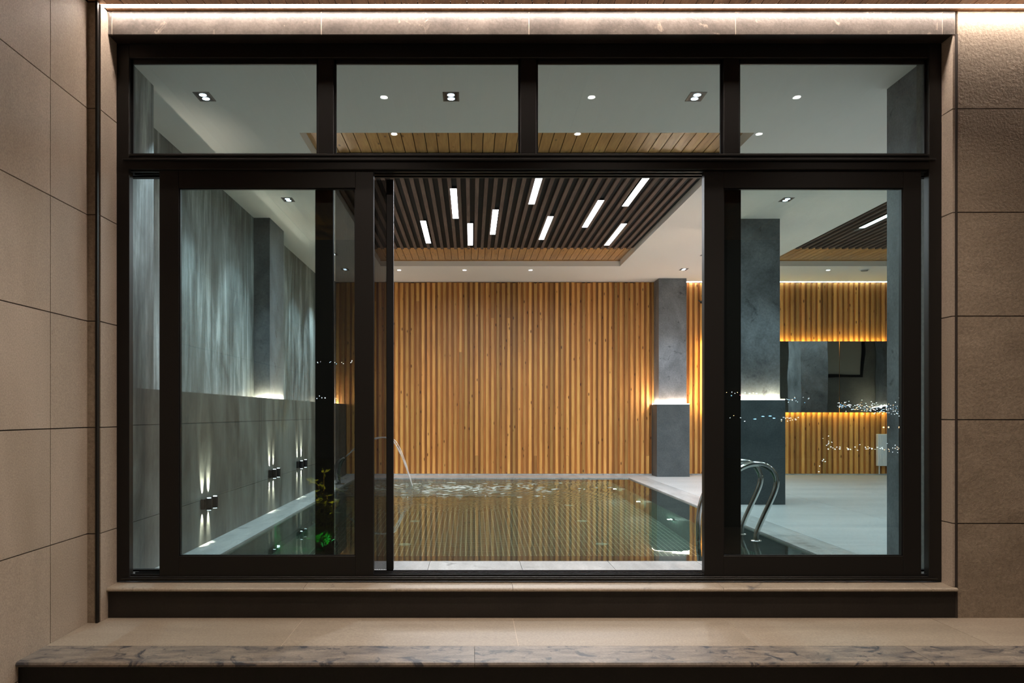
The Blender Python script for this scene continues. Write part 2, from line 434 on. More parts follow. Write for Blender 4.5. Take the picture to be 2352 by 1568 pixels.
# ---- ceiling with two coffers
ce = struct('ceiling', (4, 9, CE))
C1 = (-1.347, 2.22); C2 = (4.31, 7.9); CY = (6.48, 12.33)
T = (CE, CE+.14)
boxes('ceiling_panel', M['ceil'], [((-2.44, 12), (5.08, CY[0]), T), ((-2.44, 12), (CY[1], BY), T), ((-2.44, C1[0]), CY, T),
      ((C1[1], C2[0]), CY, T), ((C2[1], 12), CY, T)], ce, (4, 9, CE))
for (a, b) in (C1, C2):
    box('coffer_top', M['joint'], (a, b), CY, (CE+.10, CE+.14), ce)
    x = a
    while x < b-.02:
        box('plank', M['ceil_wood'], (x+.0035, min(x+.0965, b)-.0035), (CY[0]+.004, CY[1]-.004), (CE+.087, CE+.10), ce); x += .0965
    for y0, y1 in ((CY[0], CY[0]+.02), (CY[1]-.02, CY[1])):
        box('edge_bead', M['ceil_wood'], (a, b), (y0, y1), (CE+.076, CE+.087), ce)
    sc = struct('ceiling_slats', ((a+b)/2, 9.3, CE+.06))
    box('backing_board', M['backing'], (a+.01, b-.01), (7.25, 11.3), (CE+.066, CE+.087), sc)
    x = a+.03
    while x < b-.03:
        box('slat', M['slat_brown'], (x, x+.037), (7.25, 11.3), (CE+.047, CE+.066), sc); x += .0905

# ---- floor
fl = struct('floor', (4, 9, 0))
box('screed', M['floor_joint'], (2.515, 12.0), (5.2, BY), (-.2, -.013), fl)
box('screed', M['floor_joint'], (-2.44, 2.515), (5.08, 5.73), (-.2, -.013), fl)
box('screed', M['floor_joint'], (-2.44, -1.825), (5.73, BY), (-.2, -.013), fl)
box('screed', M['floor_joint'], (-1.825, 2.515), (13.185, BY), (-.2, -.013), fl)
def tiles(mat, xs, ys, name='tile', g=.0015):
    for a, b in zip(xs, xs[1:]):
        for c, d in zip(ys, ys[1:]):
            box(name, mat, (a+g, b-g), (c+g, d-g), (-.012, 0), fl)
def rng(a, b, st):
    r = [a]; v = a+st
    while v < b-.05: r.append(v); v += st
    return r+[b]
tiles(M['coping'], [-2.44, -1.484, -.884, -.284, .336, .946, 1.556, 2.17, 2.81], [5.09, 5.734], 'coping_tile')
tiles(M['coping'], [-2.44, -1.82], rng(5.734, 13.18, 1.2), 'coping_tile')
tiles(M['coping'], [2.51, 2.81], rng(5.734, 13.18, 1.2), 'coping_tile')
tiles(M['coping'], rng(-2.44, 2.81, 1.2), [13.18, BY], 'coping_tile')
tiles(M['floor'], rng(2.81, 12.0, 1.2), rng(5.2, BY, 1.2))

# ---- pool basin: overflow ledge all round, then the deep part
PX = (-1.82, 2.51); PY = (5.734, 13.18); IX = (-1.5, 2.15); IY = (6.15, 12.8); ZW = -.014; ZL = -.14; ZF = -1.43
pb = struct('pool_basin', (.33, 9.5, -.7))
bm = bmesh.new()
def quad(bm, a, b, c, d, mi=0):
    f = bm.faces.new([bm.verts.new(p) for p in (a, b, c, d)]); f.material_index = mi
for (x0, x1, y0, y1) in ((PX[0], PX[1], PY[0], IY[0]), (PX[0], PX[1], IY[1], PY[1]), (PX[0], IX[0], IY[0], IY[1]), (IX[1], PX[1], IY[0], IY[1])):
    quad(bm, (x0, y0, ZL), (x1, y0, ZL), (x1, y1, ZL), (x0, y1, ZL), 1)
me = bpy.data.meshes.new('ledge'); bm.to_mesh(me); bm.free(); setmat(me, [M['mosaic'], M['slate']]); link(bpy.data.objects.new('ledge', me), pb, (0, 0, 0))
bm = bmesh.new()
quad(bm, (IX[0], IY[0], ZF), (IX[1], IY[0], ZF), (IX[1], IY[1], ZF), (IX[0], IY[1], ZF))
quad(bm, (IX[0], IY[0], ZF), (IX[0], IY[1], ZF), (IX[0], IY[1], ZL), (IX[0], IY[0], ZL))
quad(bm, (IX[1], IY[0], ZF), (IX[1], IY[0], ZL), (IX[1], IY[1], ZL), (IX[1], IY[1], ZF))
quad(bm, (IX[0], IY[1], ZF), (IX[1], IY[1], ZF), (IX[1], IY[1], ZL), (IX[0], IY[1], ZL))
quad(bm, (IX[0], IY[0], ZF), (IX[0], IY[0], ZL), (IX[1], IY[0], ZL), (IX[1], IY[0], ZF))
me = bpy.data.meshes.new('mosaic_lining'); bm.to_mesh(me); bm.free(); setmat(me, M['mosaic']); link(bpy.data.objects.new('mosaic_lining', me), pb, (0, 0, 0))
bm = bmesh.new()
for (a, b) in (((PX[0], PY[0]), (PX[1], PY[0])), ((PX[1], PY[0]), (PX[1], PY[1])), ((PX[1], PY[1]), (PX[0], PY[1])), ((PX[0], PY[1]), (PX[0], PY[0]))):
    quad(bm, (a[0], a[1], ZL), (b[0], b[1], ZL), (b[0], b[1], -.002), (a[0], a[1], -.002))
me = bpy.data.meshes.new('rim'); bm.to_mesh(me); bm.free(); setmat(me, M['coping']); link(bpy.data.objects.new('rim', me), pb, (0, 0, 0))

bm = bmesh.new()
quad(bm, (PX[0], PY[0], ZW), (PX[1], PY[0], ZW), (PX[1], PY[1], ZW), (PX[0], PY[1], ZW))
wa = obj('pool_water', bm, M['water'], None, (.345, 9.457, ZW))
tag(wa, 'still dark green water filling the indoor pool, rippled around the falling jet', 'water', kind='stuff')

# ---- pillars
M['led_p'] = emit('ledge_led', (1.0, .74, .54), E_PILLAR)
def pillar(name, X, Y, ins, sides, parentname=None):
    """plaster shaft over a clad lower half, an LED ribbon on the ledge"""
    p = struct(name, ((X[0]+X[1])/2, (Y[0]+Y[1])/2, 0))
    box('shaft', M['concrete'], (X[0]+ins, X[1]-ins), (Y[0]+ins, Y[1]-(ins if 'b' in sides else 0)), (1.17, CE), p)
    box('cladding', M['slate'], X, Y, (0, 1.178), p, .002)
    e = .012
    if 'f' in sides: box('led_ribbon', M['led_p'], (X[0]+.004, X[1]-.004), (Y[0]+.006, Y[0]+.006+e), (1.178, 1.184), p)
    if 'l' in sides: box('led_ribbon', M['led_p'], (X[0]+.004, X[0]+.004+e), (Y[0]+.02, Y[1]-.02), (1.178, 1.184), p)
    if 'r' in sides: box('led_ribbon', M['led_p'], (X[1]-.004-e, X[1]-.004), (Y[0]+.02, Y[1]-.02), (1.178, 1.184), p)
    if 'b' in sides: box('led_ribbon', M['led_p'], (X[0]+.004, X[1]-.004), (Y[1]-.018, Y[1]-.006), (1.178, 1.184), p)
    return p
pillar('pillar', (2.99, 3.53), (9.29, 9.98), .045, 'flrb')
pillar('pillar', (3.01, 3.54), (13.40, BY-.045), .04, 'flr')
p = struct('pillar', (7.25, 9.6, 0)); box('shaft', M['concrete'], (6.98, 7.53), (9.29, 9.98), (0, CE), p, .002)
pillar('pillar', (10.8, 11.4), (5.2, 5.7), .045, 'lrb')
# left wall pilasters stand on the dado
for (y0, y1) in ((9.29, 9.98), (13.42, BY-.045)):
    p = struct('pillar_left', (-2.35, y0, 1.2))
    box('shaft', M['concrete'], (-2.44, -2.26), (y0, y1), (1.182, CE), p)
    box('led_ribbon', M['led_p'], (-2.43, -2.225), (y0-.035, y0-.02), (1.182, 1.189), p)
    box('led_ribbon', M['led_p'], (-2.24, -2.225), (y0-.02, y1), (1.182, 1.189), p)

# white LED line at the head of the rear wall
M['cove'] = emit('cove_led', (.95, .97, 1.0), E_COVE)
o = box('led_strip', M['cove'], (3.56, 8.6), (BY-.075, BY-.055), (CE-.010, CE-.001))
tag(o, 'thin white LED line along the ceiling above the slatted rear wall', 'light')

# =================================================================== WINDOW
wn = struct('window_1', (.344, 5.0, .03))
X0, X1 = -2.10, 2.788
fr = empty('frame', (.344, 5, .03), wn)
D0, D1 = FY, 5.08
box('jamb', M['frame'], (X0, X0+.075), (D0, D0+.058), (.03, 3.214), fr, .003)
box('jamb', M['frame'], (X1-.075, X1), (D0, D0+.058), (.03, 3.214), fr, .003)
box('head', M['frame'], (X0+.075, X1-.075), (D0, D0+.058), (3.128, 3.214), fr, .003)
box('transom', M['frame'], (X0+.002, X1-.002), (D0+.001, D1), (2.468, 2.558), fr, .003)
box('transom_bead', M['frame'], (X0+.04, X1-.04), (D0-.014, D0), (2.518, 2.530), fr, .002)
box('transom_bead', M['frame'], (X0+.075, X1-.075), (D0-.006, D0), (2.545, 2.558), fr, .002)
box('threshold', M['frame'], (X0+.075, X1-.075), (D0, D1), (.03, .055), fr, .002)
box('threshold_bead', M['frame'], (X0+.03, X1-.03), (D0-.012, D0), (.040, .048), fr, .002)
for y in (4.925, 4.985, 5.045):
    box('track', M['frame_in'], (X0+.075, X1-.075), (y, y+.012), (.055, .066), fr)
    box('track', M['frame_in'], (X0+.075, X1-.075), (y-.004, y+.016), (2.460, 2.468), fr)
box('jamb_liner', M['frame_in'], (X0-.008, X0+.004), (4.96, D1), (.055, 2.468), fr)
box('jamb_liner', M['frame_in'], (X1-.004, X1+.008), (4.96, D1), (.055, 2.468), fr)
MU = (-.862, .340, 1.545)
for m in MU: box('mullion', M['frame'], (m-.047, m+.047), (D0+.006, D0+.058), (2.560, 3.128), fr, .003)
edges = [X0+.075] + [v for m in MU for v in (m-.047, m+.047)] + [X1-.075]
for i in range(0, 8, 2):
    a, b = edges[i], edges[i+1]
    boxes('glazing_bead', M['frame_in'], [((a, a+.012), (4.93, 4.945), (2.56, 3.128)), ((b-.012, b), (4.93, 4.945), (2.56, 3.128)),
          ((a, b), (4.93, 4.945), (3.104, 3.128)), ((a, b), (4.93, 4.945), (2.56, 2.572))], wn, ((a+b)/2, 4.93, 2.8))
    box('pane', M['glass'], (a, b), (4.945, 4.953), (2.56, 3.128), wn)

# two fixed lights behind the sliding leaves
for (a, b, st) in ((X0+.005, -.834, 'r'), (1.523, X1-.005, 'l')):
    f = empty('fixed_leaf', ((a+b)/2, 5.02, .06), wn)
    if st == 'r':
        box('stile', M['frame'], (b-.108, b), (4.998, 5.05), (.066, 2.459), f, .002); g0, g1 = a, b-.108
    else:
        box('stile', M['frame'], (a, a+.108), (4.998, 5.05), (.066, 2.459), f, .002); g0, g1 = a+.108, b
    box('rail', M['frame_in'], (g0, g1), (5.005, 5.045), (.066, .078), f)
    box('rail', M['frame_in'], (g0, g1), (5.005, 5.045), (2.450, 2.459), f)
    box('pane', M['glass'], (g0, g1), (5.02, 5.028), (.078, 2.450), f)

# sliding leaves
def leaf(name, a, b, label):
    d = struct(name, ((a+b)/2, 4.95, .067)); z0, z1 = .043, 2.472
    y = (4.918, 4.972)
    bm = bmesh.new()
    box('stile', M['frame'], (a, a+.115), y, (z0, z1), d, .0015); box('stile', M['frame'], (b-.107, b), y, (z0, z1), d, .0015)
    box('rail', M['frame'], (a+.115, b-.107), y, (z1-.109, z1), d, .0015); box('rail', M['frame'], (a+.115, b-.107), y, (z0, z0+.132), d, .0015)
    boxes('glazing_bead', M['frame_in'], [((a+.115, a+.121), (4.928, 4.94), (z0+.132, z1-.109)), ((b-.113, b-.107), (4.928, 4.94), (z0+.132, z1-.109)),
          ((a+.115, b-.107), (4.928, 4.94), (z0+.132, z0+.137)), ((a+.115, b-.107), (4.928, 4.94), (z1-.115, z1-.109))], d, ((a+b)/2, 4.93, 1.2))
    box('pane', M['glass'], (a+.115, b-.107), (4.94, 4.948), (z0+.132, z1-.109), d)
    return d
leaf('door_1', -1.853, -.581, None)
leaf('door_2', 1.387, 2.677, None)

# pleated insect screen drawn part of the way out
def screenmat():
    t = NT('pleated_mesh'); t.t.nodes.remove(t.b)
    tr = t.n('ShaderNodeBsdfTransparent'); df = t.n('ShaderNodeBsdfDiffuse'); df.inputs[0].default_value = (.075, .07, .066, 1)
    mx = t.n('ShaderNodeMixShader'); mx.inputs[0].default_value = .82
    t.l(tr.outputs[0], mx.inputs[1]); t.l(df.outputs[0], mx.inputs[2]); t.l(mx.outputs[0], t.out.inputs[0]); return t.m
sc = empty('insect_screen', (-.68, 5.064, .066))
tag(sc, 'pleated grey insect screen with black pull bar, half drawn beside left sliding door', 'insect screen')
bm = bmesh.new(); n = 22; xa, xb = -.834, -.517; prev = None
for i in range(n*2+1):
    xx = xa+(xb-xa)*i/(n*2); yy = 5.056 if i % 2 else 5.072
    cur = (bm.verts.new((xx, yy, .068)), bm.verts.new((xx, yy, 2.45)))
    if prev: bm.faces.new((prev[0], cur[0], cur[1], prev[1]))
    prev = cur
obj('pleated_mesh', bm, screenmat(), sc, (-.68, 5.064, 1.2))
box('pull_bar', M['frame_in'], (-.517, -.474), (5.045, 5.078), (.066, 2.45), sc, .003)

# =================================================================== LIGHT FITTINGS
# LED line in the soffit
box('led_channel', M['frame'], (-2.12, 6.1), (4.7052, 4.7085), (SOF, SOF+.014), so)
M['ledline'] = emit('soffit_led', (1.0, .86, .76), E_LEDLINE)
o = box('led_strip', M['ledline'], (-2.12, 6.1), (4.709, 4.748), (SOF+.001, SOF+.012))
tag(o, 'long bright white LED line set in wooden soffit above window', 'light')

M['bar'] = emit('bar_diffuser', (.93, .96, 1.0), E_BAR)
bars = [(-.177, 8.25), (.647, 7.60), (1.666, 7.69), (-.560, 9.63), (-.010, 9.76), (.270, 9.10), (.905, 9.41), (1.368, 8.70), (1.807, 9.77), (4.72, 8.74),
        (5.75, 9.6), (6.6, 8.3), (7.25, 9.9)]  # this row: unseen bars, added only to brighten the side room
where = ['second bar from the left, hung well forward', 'cut off by door head near mid opening', 'cut off by door head at the right',
         'leftmost bar', 'short-looking rear bar right of the leftmost', 'middle bar just left of the centre gap', 'bar behind and right of the cut-off middle bar',
         'second bar from the right in the middle rows', 'rearmost bar at the right end',
         'only bar visible through the right sliding door', 'unseen, added to light the side room, nearest the pillar', 'unseen, added to light the side room, closest to the window wall', 'unseen, added to light the side room, furthest to the right']
bar0 = None
for i, (bx_, by_) in enumerate(bars):
    if bar0 is None:
        b = bar0 = empty('linear_light', (bx_, by_+.63, CE+.047))
        hb = box('housing', M['blk'], (bx_-.034, bx_+.034), (by_, by_+1.26), (CE+.0452, CE+.0466), b)
        box('diffuser', M['bar'], (bx_-.0325, bx_+.0325), (by_+.002, by_+1.258), (CE+.0432, CE+.0452), hb)
        lamp('tube', 'AREA', (bx_, by_+.63, CE+.0425), W_BAR, (.93, .96, 1.0), b, shape='RECTANGLE', size=.06, size_y=1.25, spread=math.radians(172))
    else: b = copy_tree(bar0, (bx_, by_+.63, CE+.047))
    tag(b, 'white LED bar in slatted ceiling, %s' % where[i], 'ceiling light', 'linear LED bars')

# recessed twin spots
M['spot'] = emit('spot_lens', (.72, .85, 1.0), 7.0)
def twin(x, y):
    r = empty('twin_downlight', (x, y, CE))
    bm = bmesh.new()
    h, d = .056, .082
    for (a, b, c, e) in ((-h, h, -d, -d+.010), (-h, h, d-.010, d), (-h, -h+.012, -d, d), (h-.012, h, -d, d)):
        add_box(bm, (x+a, x+b), (y+c, y+e), (CE-.003, CE+.0005))
    obj('trim_ring', bm, plain('grey_trim', (.10, .09, .085), .4), r, (x, y, CE))
    hs = box('housing', M['blk'], (x-h+.012, x+h-.012), (y-d+.01, y+d-.01), (CE-.0018, CE-.0004), r)
    for s in (-1, 1):
        bm = bmesh.new(); add_cyl(bm, (x, y+s*.034, CE-.004), .025, .003, 20); obj('lens', bm, M['spot'], hs, (x, y+s*.034, CE-.003))
    lamp('bulb', 'SPOT', (x, y, CE-.01), W_TWIN, (.80, .90, 1.0), r, spot_size=math.radians(88), spot_blend=.7, shadow_soft_size=.012)
    return r
tw = None
twl = [(-1.85, 5.74, 'over the front left corner of the pool'), (-.139, 5.74, 'in the middle of the front row above the doors'), (1.56, 5.74, 'at the right end of the front row above the doors'),
       (-1.87, 7.1, 'beside left wall behind the transom bar'), (-1.88, 8.5, 'beside left wall in front of its pilaster'), (-1.9, 11.4, 'beside left wall behind its pilaster'), (-1.92, 12.6, 'in the rear left corner'),
       (3.24, 8.5, 'in front of the near right pillar'), (3.24, 11.44, 'between the two right pillars'), (3.24, 12.6, 'just in front of the rear right pillar'),
       (3.27, 6.3, 'near the window, right of the pool'), (5.4, 6.1, 'at front of side room, left one'), (7.2, 6.1, 'at front of side room, right one')]
for i, (x, y, w) in enumerate(twl):
    if tw is None: t_ = tw = twin(x, y)
    else: t_ = copy_tree(tw, (x, y, CE))
    tag(t_, 'small square recessed twin spotlight %s' % w, 'ceiling light', 'recessed twin spots')

def roundl(x, y, z, watts, col, name='downlight', size=100):
    r = empty(name, (x, y, z))
    bm = bmesh.new(); add_cyl(bm, (x, y, z-.004), .040, .0035, 24); tr_ = obj('trim_ring', bm, M['white'], r, (x, y, z))
    bm = bmesh.new(); add_cyl(bm, (x, y, z-.006), .026, .002, 20); obj('lens', bm, M['spot_w'], tr_, (x, y, z))
    lamp('bulb', 'SPOT', (x, y, z-.012), watts, col, r, spot_size=math.radians(size), spot_blend=.8, shadow_soft_size=.015)
    return r
M['spot_w'] = emit('warm_lens', (1.0, .93, .90), 30.0)
a = roundl(-.10, 12.65, CE, W_ROUND, (1, .9, .8)); tag(a, 'small round ceiling spot before rear wall, left one of two', 'ceiling light', 'round spots before the rear wall')
b = copy_tree(a, (.91, 12.65, CE)); tag(b, 'small round ceiling spot before rear wall, right one of two', 'ceiling light', 'round spots before the rear wall')
b = copy_tree(a, (5.46, 12.65, CE)); tag(b, 'small round ceiling spot above the wall mirror', 'ceiling light')
b = copy_tree(a, (-1.1, 12.65, CE)); tag(b, 'small round ceiling spot before rear wall, hidden by left door frame', 'ceiling light', 'round spots before the rear wall')
# soffit spots outside: seen mirrored in the upper panes
s0 = roundl(-.64, 3.017, SOF, W_SOFFIT, (1, .84, .70), 'soffit_spot', 120)
n_ = 0
for y, ry in ((3.017, 'inner'), (3.816, 'outer')):
    for x, rx in ((-.64, 'left'), (.885, 'middle'), (2.395, 'right')):
        t_ = s0 if (x, y) == (-.64, 3.017) else copy_tree(s0, (x, y, SOF))
        tag(t_, 'round spot in porch soffit, mirrored in the %s upper pane, %s row' % (rx, 'lower' if ry == 'inner' else 'upper'), 'ceiling light', 'round soffit spots')

# up-and-down wall sconces on the dado
M['lens_s'] = emit('sconce_lens', (.85, .9, 1.0), 7.0)
def sconce(y, z, gap):
    r = empty('wall_sconce', (-2.09, y, z))
    box('back_box', M['blk'], (-2.09, -2.06), (y-gap/2-.035, y+gap/2+.035), (z-.04, z+.04), r, .003)
    for s in (-1, 1):
        yy = y+s*gap/2
        bm = bmesh.new(); add_cyl(bm, (-2.035, yy, z-.045), .024, .09, 18); tb = obj('lamp_tube', bm, M['blk'], r, (-2.035, yy, z))
        for u in (-1, 1):
            bm = bmesh.new(); add_cyl(bm, (-2.035, yy, z+u*.047-.002), .015, .004, 16); obj('lens', bm, M['lens_s'], tb, (-2.035, yy, z+u*.047))
            lo = lamp('bulb', 'SPOT', (-2.066, yy, z+u*.05), 75.0 if u > 0 else 45.0, (1, .83, .68), r, (0, 0, 0), spot_size=math.radians(48), spot_blend=1.0, shadow_soft_size=.003)
            lo.rotation_euler = Vector((-.26, 0, u)).to_track_quat('-Z', 'Y').to_euler()
    return r
for y, z, g_, w in ((6.50, .32, .15, 'nearest the window'), (8.65, .40, .17, 'in the middle of the left wall'), (10.05, .41, .24, 'furthest from the window')):
    tag(sconce(y, z, g_), 'black up-and-down wall lamp low on left wall, %s' % w, 'wall lamp', 'wall lamps along the pool')

# =================================================================== POOL THINGS
# floor inlets
inl = None
for i, (y, wy) in enumerate(((8.12, 'front'), (9.55, 'middle'), (10.95, 'rear'))):
    for x, wx in ((-.65, 'left'), (1.28, 'right')):
        if inl is None:
            bm = bmesh.new(); add_cyl(bm, (x, y, ZF), .062, .012, 24, .055)
            inl = o = obj('floor_inlet', bm, emit('x2', (0, 0, 0), 0) if False else plain('pale_inlet', (.55, .85, .78), .4), None, (x, y, ZF))
        else: o = inl.copy(); COL.objects.link(o); o.location = (x, y, ZF)
        tag(o, 'pale round inlet cap on the pool bottom, %s row, %s side' % (wy, wx), 'pool fitting', 'pool floor inlets')
# underwater lamps on the right-hand pool wall
M['pl'] = emit('pool_lamp_lens', (.75, 1.0, .88), 8.0)
for y, w in ((8.8, 'nearest the ladder'), (10.45, 'middle one of three'), (12.1, 'furthest back')):
    r = empty('pool_lamp', (IX[1], y, -.65))
    bm = bmesh.new(); add_tube(bm, [(IX[1], y, -.65), (IX[1]-.02, y, -.65)], .06, 20); bz = obj('bezel', bm, M['chrome'], r, (IX[1], y, -.65))
    bm = bmesh.new(); add_tube(bm, [(IX[1]-.021, y, -.65), (IX[1]-.028, y, -.65)], .035, 18); obj('lens', bm, M['pl'], bz, (IX[1], y, -.65))
    lamp('bulb', 'POINT', (IX[1]-.05, y, -.65), 10.0, (.72, 1.0, .86), r, shadow_soft_size=.012)
    tag(r, 'small bright underwater lamp on the right pool wall, %s' % w, 'pool lamp', 'underwater pool lamps')

# ladder
lad = empty('pool_ladder', (2.2, 6.92, 0))
tag(lad, 'polished steel pool ladder with two curved handrails', 'pool ladder')
for y in (6.75, 7.12):
    bm = bmesh.new()
    pts = [(2.50, y, -.20), (2.38, y, -.19), (2.325, y, -.12), (2.325, y, -.02), (2.335, y, .06), (2.39, y, .19), (2.455, y, .33), (2.488, y, .42), (2.49, y, .49), (2.45, y, .565), (2.37, y, .607),
           (2.27, y, .605), (2.17, y, .555), (2.09, y, .47), (2.02, y, .36), (1.975, y, .24), (1.957, y, .12), (1.955, y, 0), (1.955, y, -.4), (1.955, y, -1.0)]
    add_tube(bm, smooth_path(pts, 6), .0215, 16); hr = obj('handrail', bm, M['chrome'], lad, (2.2, y, .2), True)
    bm = bmesh.new(); add_cyl(bm, (2.325, y, -.022), .05, .014, 24, .04); obj('flange', bm, M['chrome'], hr, (2.325, y, 0), True)
for z in (-.3, -.58, -.86):
    box('step', M['chrome'], (1.92, 2.0), (6.75, 7.12), (z-.012, z+.012), lad, .003)

# fountain spout and its jet
sp = empty('fountain_spout', (-1.90, 11.95, 0)); tag(sp, 'pale steel fountain spout standing on the left pool edge', 'fountain spout')
bm = bmesh.new(); add_cyl(bm, (-1.90, 11.95, 0), .07, .012, 24); obj('base', bm, M['chrome'], sp, (-1.90, 11.95, 0), True)
bm = bmesh.new()
path = smooth_path([(-1.90, 11.95, .01), (-1.93, 11.95, .12), (-1.93, 11.95, .24), (-1.88, 11.95, .34), (-1.82, 11.95, .385)], 6)
add_tube(bm, path, [.02+.035*math.sin(PI*i/(len(path)-1)) for i in range(len(path))], 16)
obj('neck', bm, M['chrome'], sp, (-1.9, 11.95, .2), True)
def jetmat():
    t = NT('falling_water'); t.b.inputs['Base Color'].default_value = (.85, .85, .82, 1); t.b.inputs['Roughness'].default_value = .12
    t.b.inputs['Alpha'].default_value = .38; t.b.inputs['Specular IOR Level'].default_value = .8; return t.m
jm = jetmat()
jet = empty('water_jet', (-.84, 11.9, ZW)); tag(jet, 'thin arc of water falling from the spout into pool', 'water')
for off, rr in ((0, .011), (.035, .007)):
    bm = bmesh.new()
    pts = smooth_path([(-1.81, 11.95, .40), (-1.62, 11.95, .56), (-1.40+off, 11.94, .66), (-1.23+off, 11.93, .675), (-1.11+off, 11.92, .61), (-.99+off*.6, 11.91, .39), (-.90+off*.3, 11.9, .15), (-.84, 11.9, -.03)], 6)
    add_tube(bm, pts, [rr*(1-.25*math.sin(i*1.3)) for i in range(len(pts))], 8); obj('strand', bm, jm, jet, (-1.1, 11.92, .3), True)
foam = bmesh.new()
for i in range(230):
    a = random.uniform(0, 2*PI); d = abs(random.gauss(0, 1))*.85
    cx, cy = -.15+d*math.cos(a)*1.7, 11.55+d*math.sin(a)*.9
    if not (-1.75 < cx < 2.1 and 9.6 < cy < 13.0): continue
    r_ = random.uniform(.008, .028); m = random.uniform(1, 3.2); n = 7
    vs = [foam.verts.new((cx+math.cos(2*PI*k/n)*r_*m*random.uniform(.7, 1.2), cy+math.sin(2*PI*k/n)*r_*random.uniform(.7, 1.2), ZW+.001)) for k in range(n)]
    top = foam.verts.new((cx, cy, ZW+.006))
    for k in range(n): foam.faces.new((vs[k], vs[(k+1) % n], top))
o = obj('foam', foam, plain('foam', (.36, .40, .36), .4), None, (-.5, 11.7, ZW)); tag(o, 'pale foam flecks floating where the jet hits the pool', 'foam', kind='stuff')

# =================================================================== REAR WALL THINGS
t = NT('mirror_silver'); n0 = t.noise(t.coords((1, 1, 1), 0, 'World'), 1.1, 1, .4)
t.bump(n0, .2, .02); mirror_m = t.fin((.88, .92, .92), .01, .5, 1.0)
M['amber'] = emit('amber_led', (1.0, .62, .19), E_MIRROR)
def mirror(a, b, label):
    r = empty('wall_mirror', ((a+b)/2, 13.74, 1.63)); z0, z1 = 1.045, 2.222
    box('mirror_pane', mirror_m, (a, b), (13.732, 13.738), (z0, z1), r)
    bp_ = box('back_panel', M['blk'], (a+.03, b-.03), (13.74, 13.752), (z0+.03, z1-.03), r)
    box('bevel_edge', M['chrome'], (a-.001, b+.001), (13.7385, 13.7395), (z0-.002, z1+.002), r)
    for zz in ((z0+.006, z0+.018), (z1-.018, z1-.006)): box('led_ribbon', M['amber'], (a+.01, b-.01), (13.742, 13.760), zz, bp_)
    for xx in (((a+.006, a+.018),) if a < 5 else ((b-.018, b-.006),)): box('led_ribbon', M['amber'], xx, (13.742, 13.760), (z0+.02, z1-.02), bp_)
    tag(r, label, 'mirror', 'backlit wall mirrors')
mirror(3.857, 6.112, 'frameless mirror with amber backlight, left of the joint, partly behind pillar')
mirror(6.119, 8.40, 'frameless mirror with amber backlight, right of the joint, above radiator')

ra = empty('radiator', (7.2, 13.76, .15)); tag(ra, 'white ribbed panel radiator low on the slatted rear wall', 'radiator')
box('body', M['white'], (6.74, 7.74), (13.70, 13.775), (.155, .685), ra, .006)
boxes('ribs', M['white'], [((6.78+.042*i, 6.80+.042*i), (13.692, 13.701), (.19, .65)) for i in range(22)], ra, (7.2, 13.7, .4))
boxes('top_grille', plain('grille_shadow', (.2, .21, .21), .5), [((6.76+.03*i, 6.775+.03*i), (13.705, 13.77), (.685, .687)) for i in range(32)], ra, (7.2, 13.7, .68))
bm = bmesh.new(); add_cyl(bm, (6.78, 13.74, .02), .009, .14, 10); obj('pipe', bm, M['white'], ra, (6.78, 13.74, .1))

hk = empty('wall_hook', (3.84, 13.78, 2.88)); tag(hk, 'tiny dark hook on the slatted rear wall above the mirror corner', 'hook')
bm = bmesh.new(); add_tube(bm, [(3.84, 13.80, 2.88), (3.84, 13.74, 2.88)], .022, 14); obj('rose', bm, M['blk'], hk, (3.84, 13.78, 2.88))
bm = bmesh.new(); add_tube(bm, smooth_path([(3.84, 13.74, 2.88), (3.80, 13.73, 2.885), (3.775, 13.72, 2.90)], 4), .010, 10); obj('arm', bm, M['blk'], hk, (3.84, 13.74, 2.88))
sd = empty('smoke_detector', (6.0, 12.42, CE)); tag(sd, 'flat round smoke detector on the ceiling above right mirror', 'smoke detector')
bm = bmesh.new(); add_cyl(bm, (6.0, 12.62, CE-.012), .075, .012, 28); obj('base', bm, M['white'], sd, (6.0, 12.62, CE))
bm = bmesh.new(); add_cyl(bm, (6.0, 12.62, CE-.026), .045, .014, 24, .055); obj('cap', bm, plain('vent_grey', (.3, .3, .29), .5), sd, (6.0, 12.62, CE))

# high window in the side room's front wall (seen in the mirror)
w2 = struct('window_2', (10.0, 5.2, 2.0))
z0, z1, a, b = 2.0, 3.1, 8.95, 10.6
boxes('frame', M['frame'], [((a, a+.08), (5.2, 5.23), (z0, z1)), ((b-.08, b), (5.2, 5.23), (z0, z1)), ((a+.08, b-.08), (5.2, 5.23), (z0, z0+.08)), ((a+.08, b-.08), (5.2, 5.23), (z1-.08, z1))], w2, (9.5, 5.2, 2))
box('blind', plain('blind_cloth', (.30, .29, .25), .8), (a+.08, b-.08), (5.2, 5.21), (z0+.08, z1-.08), w2)

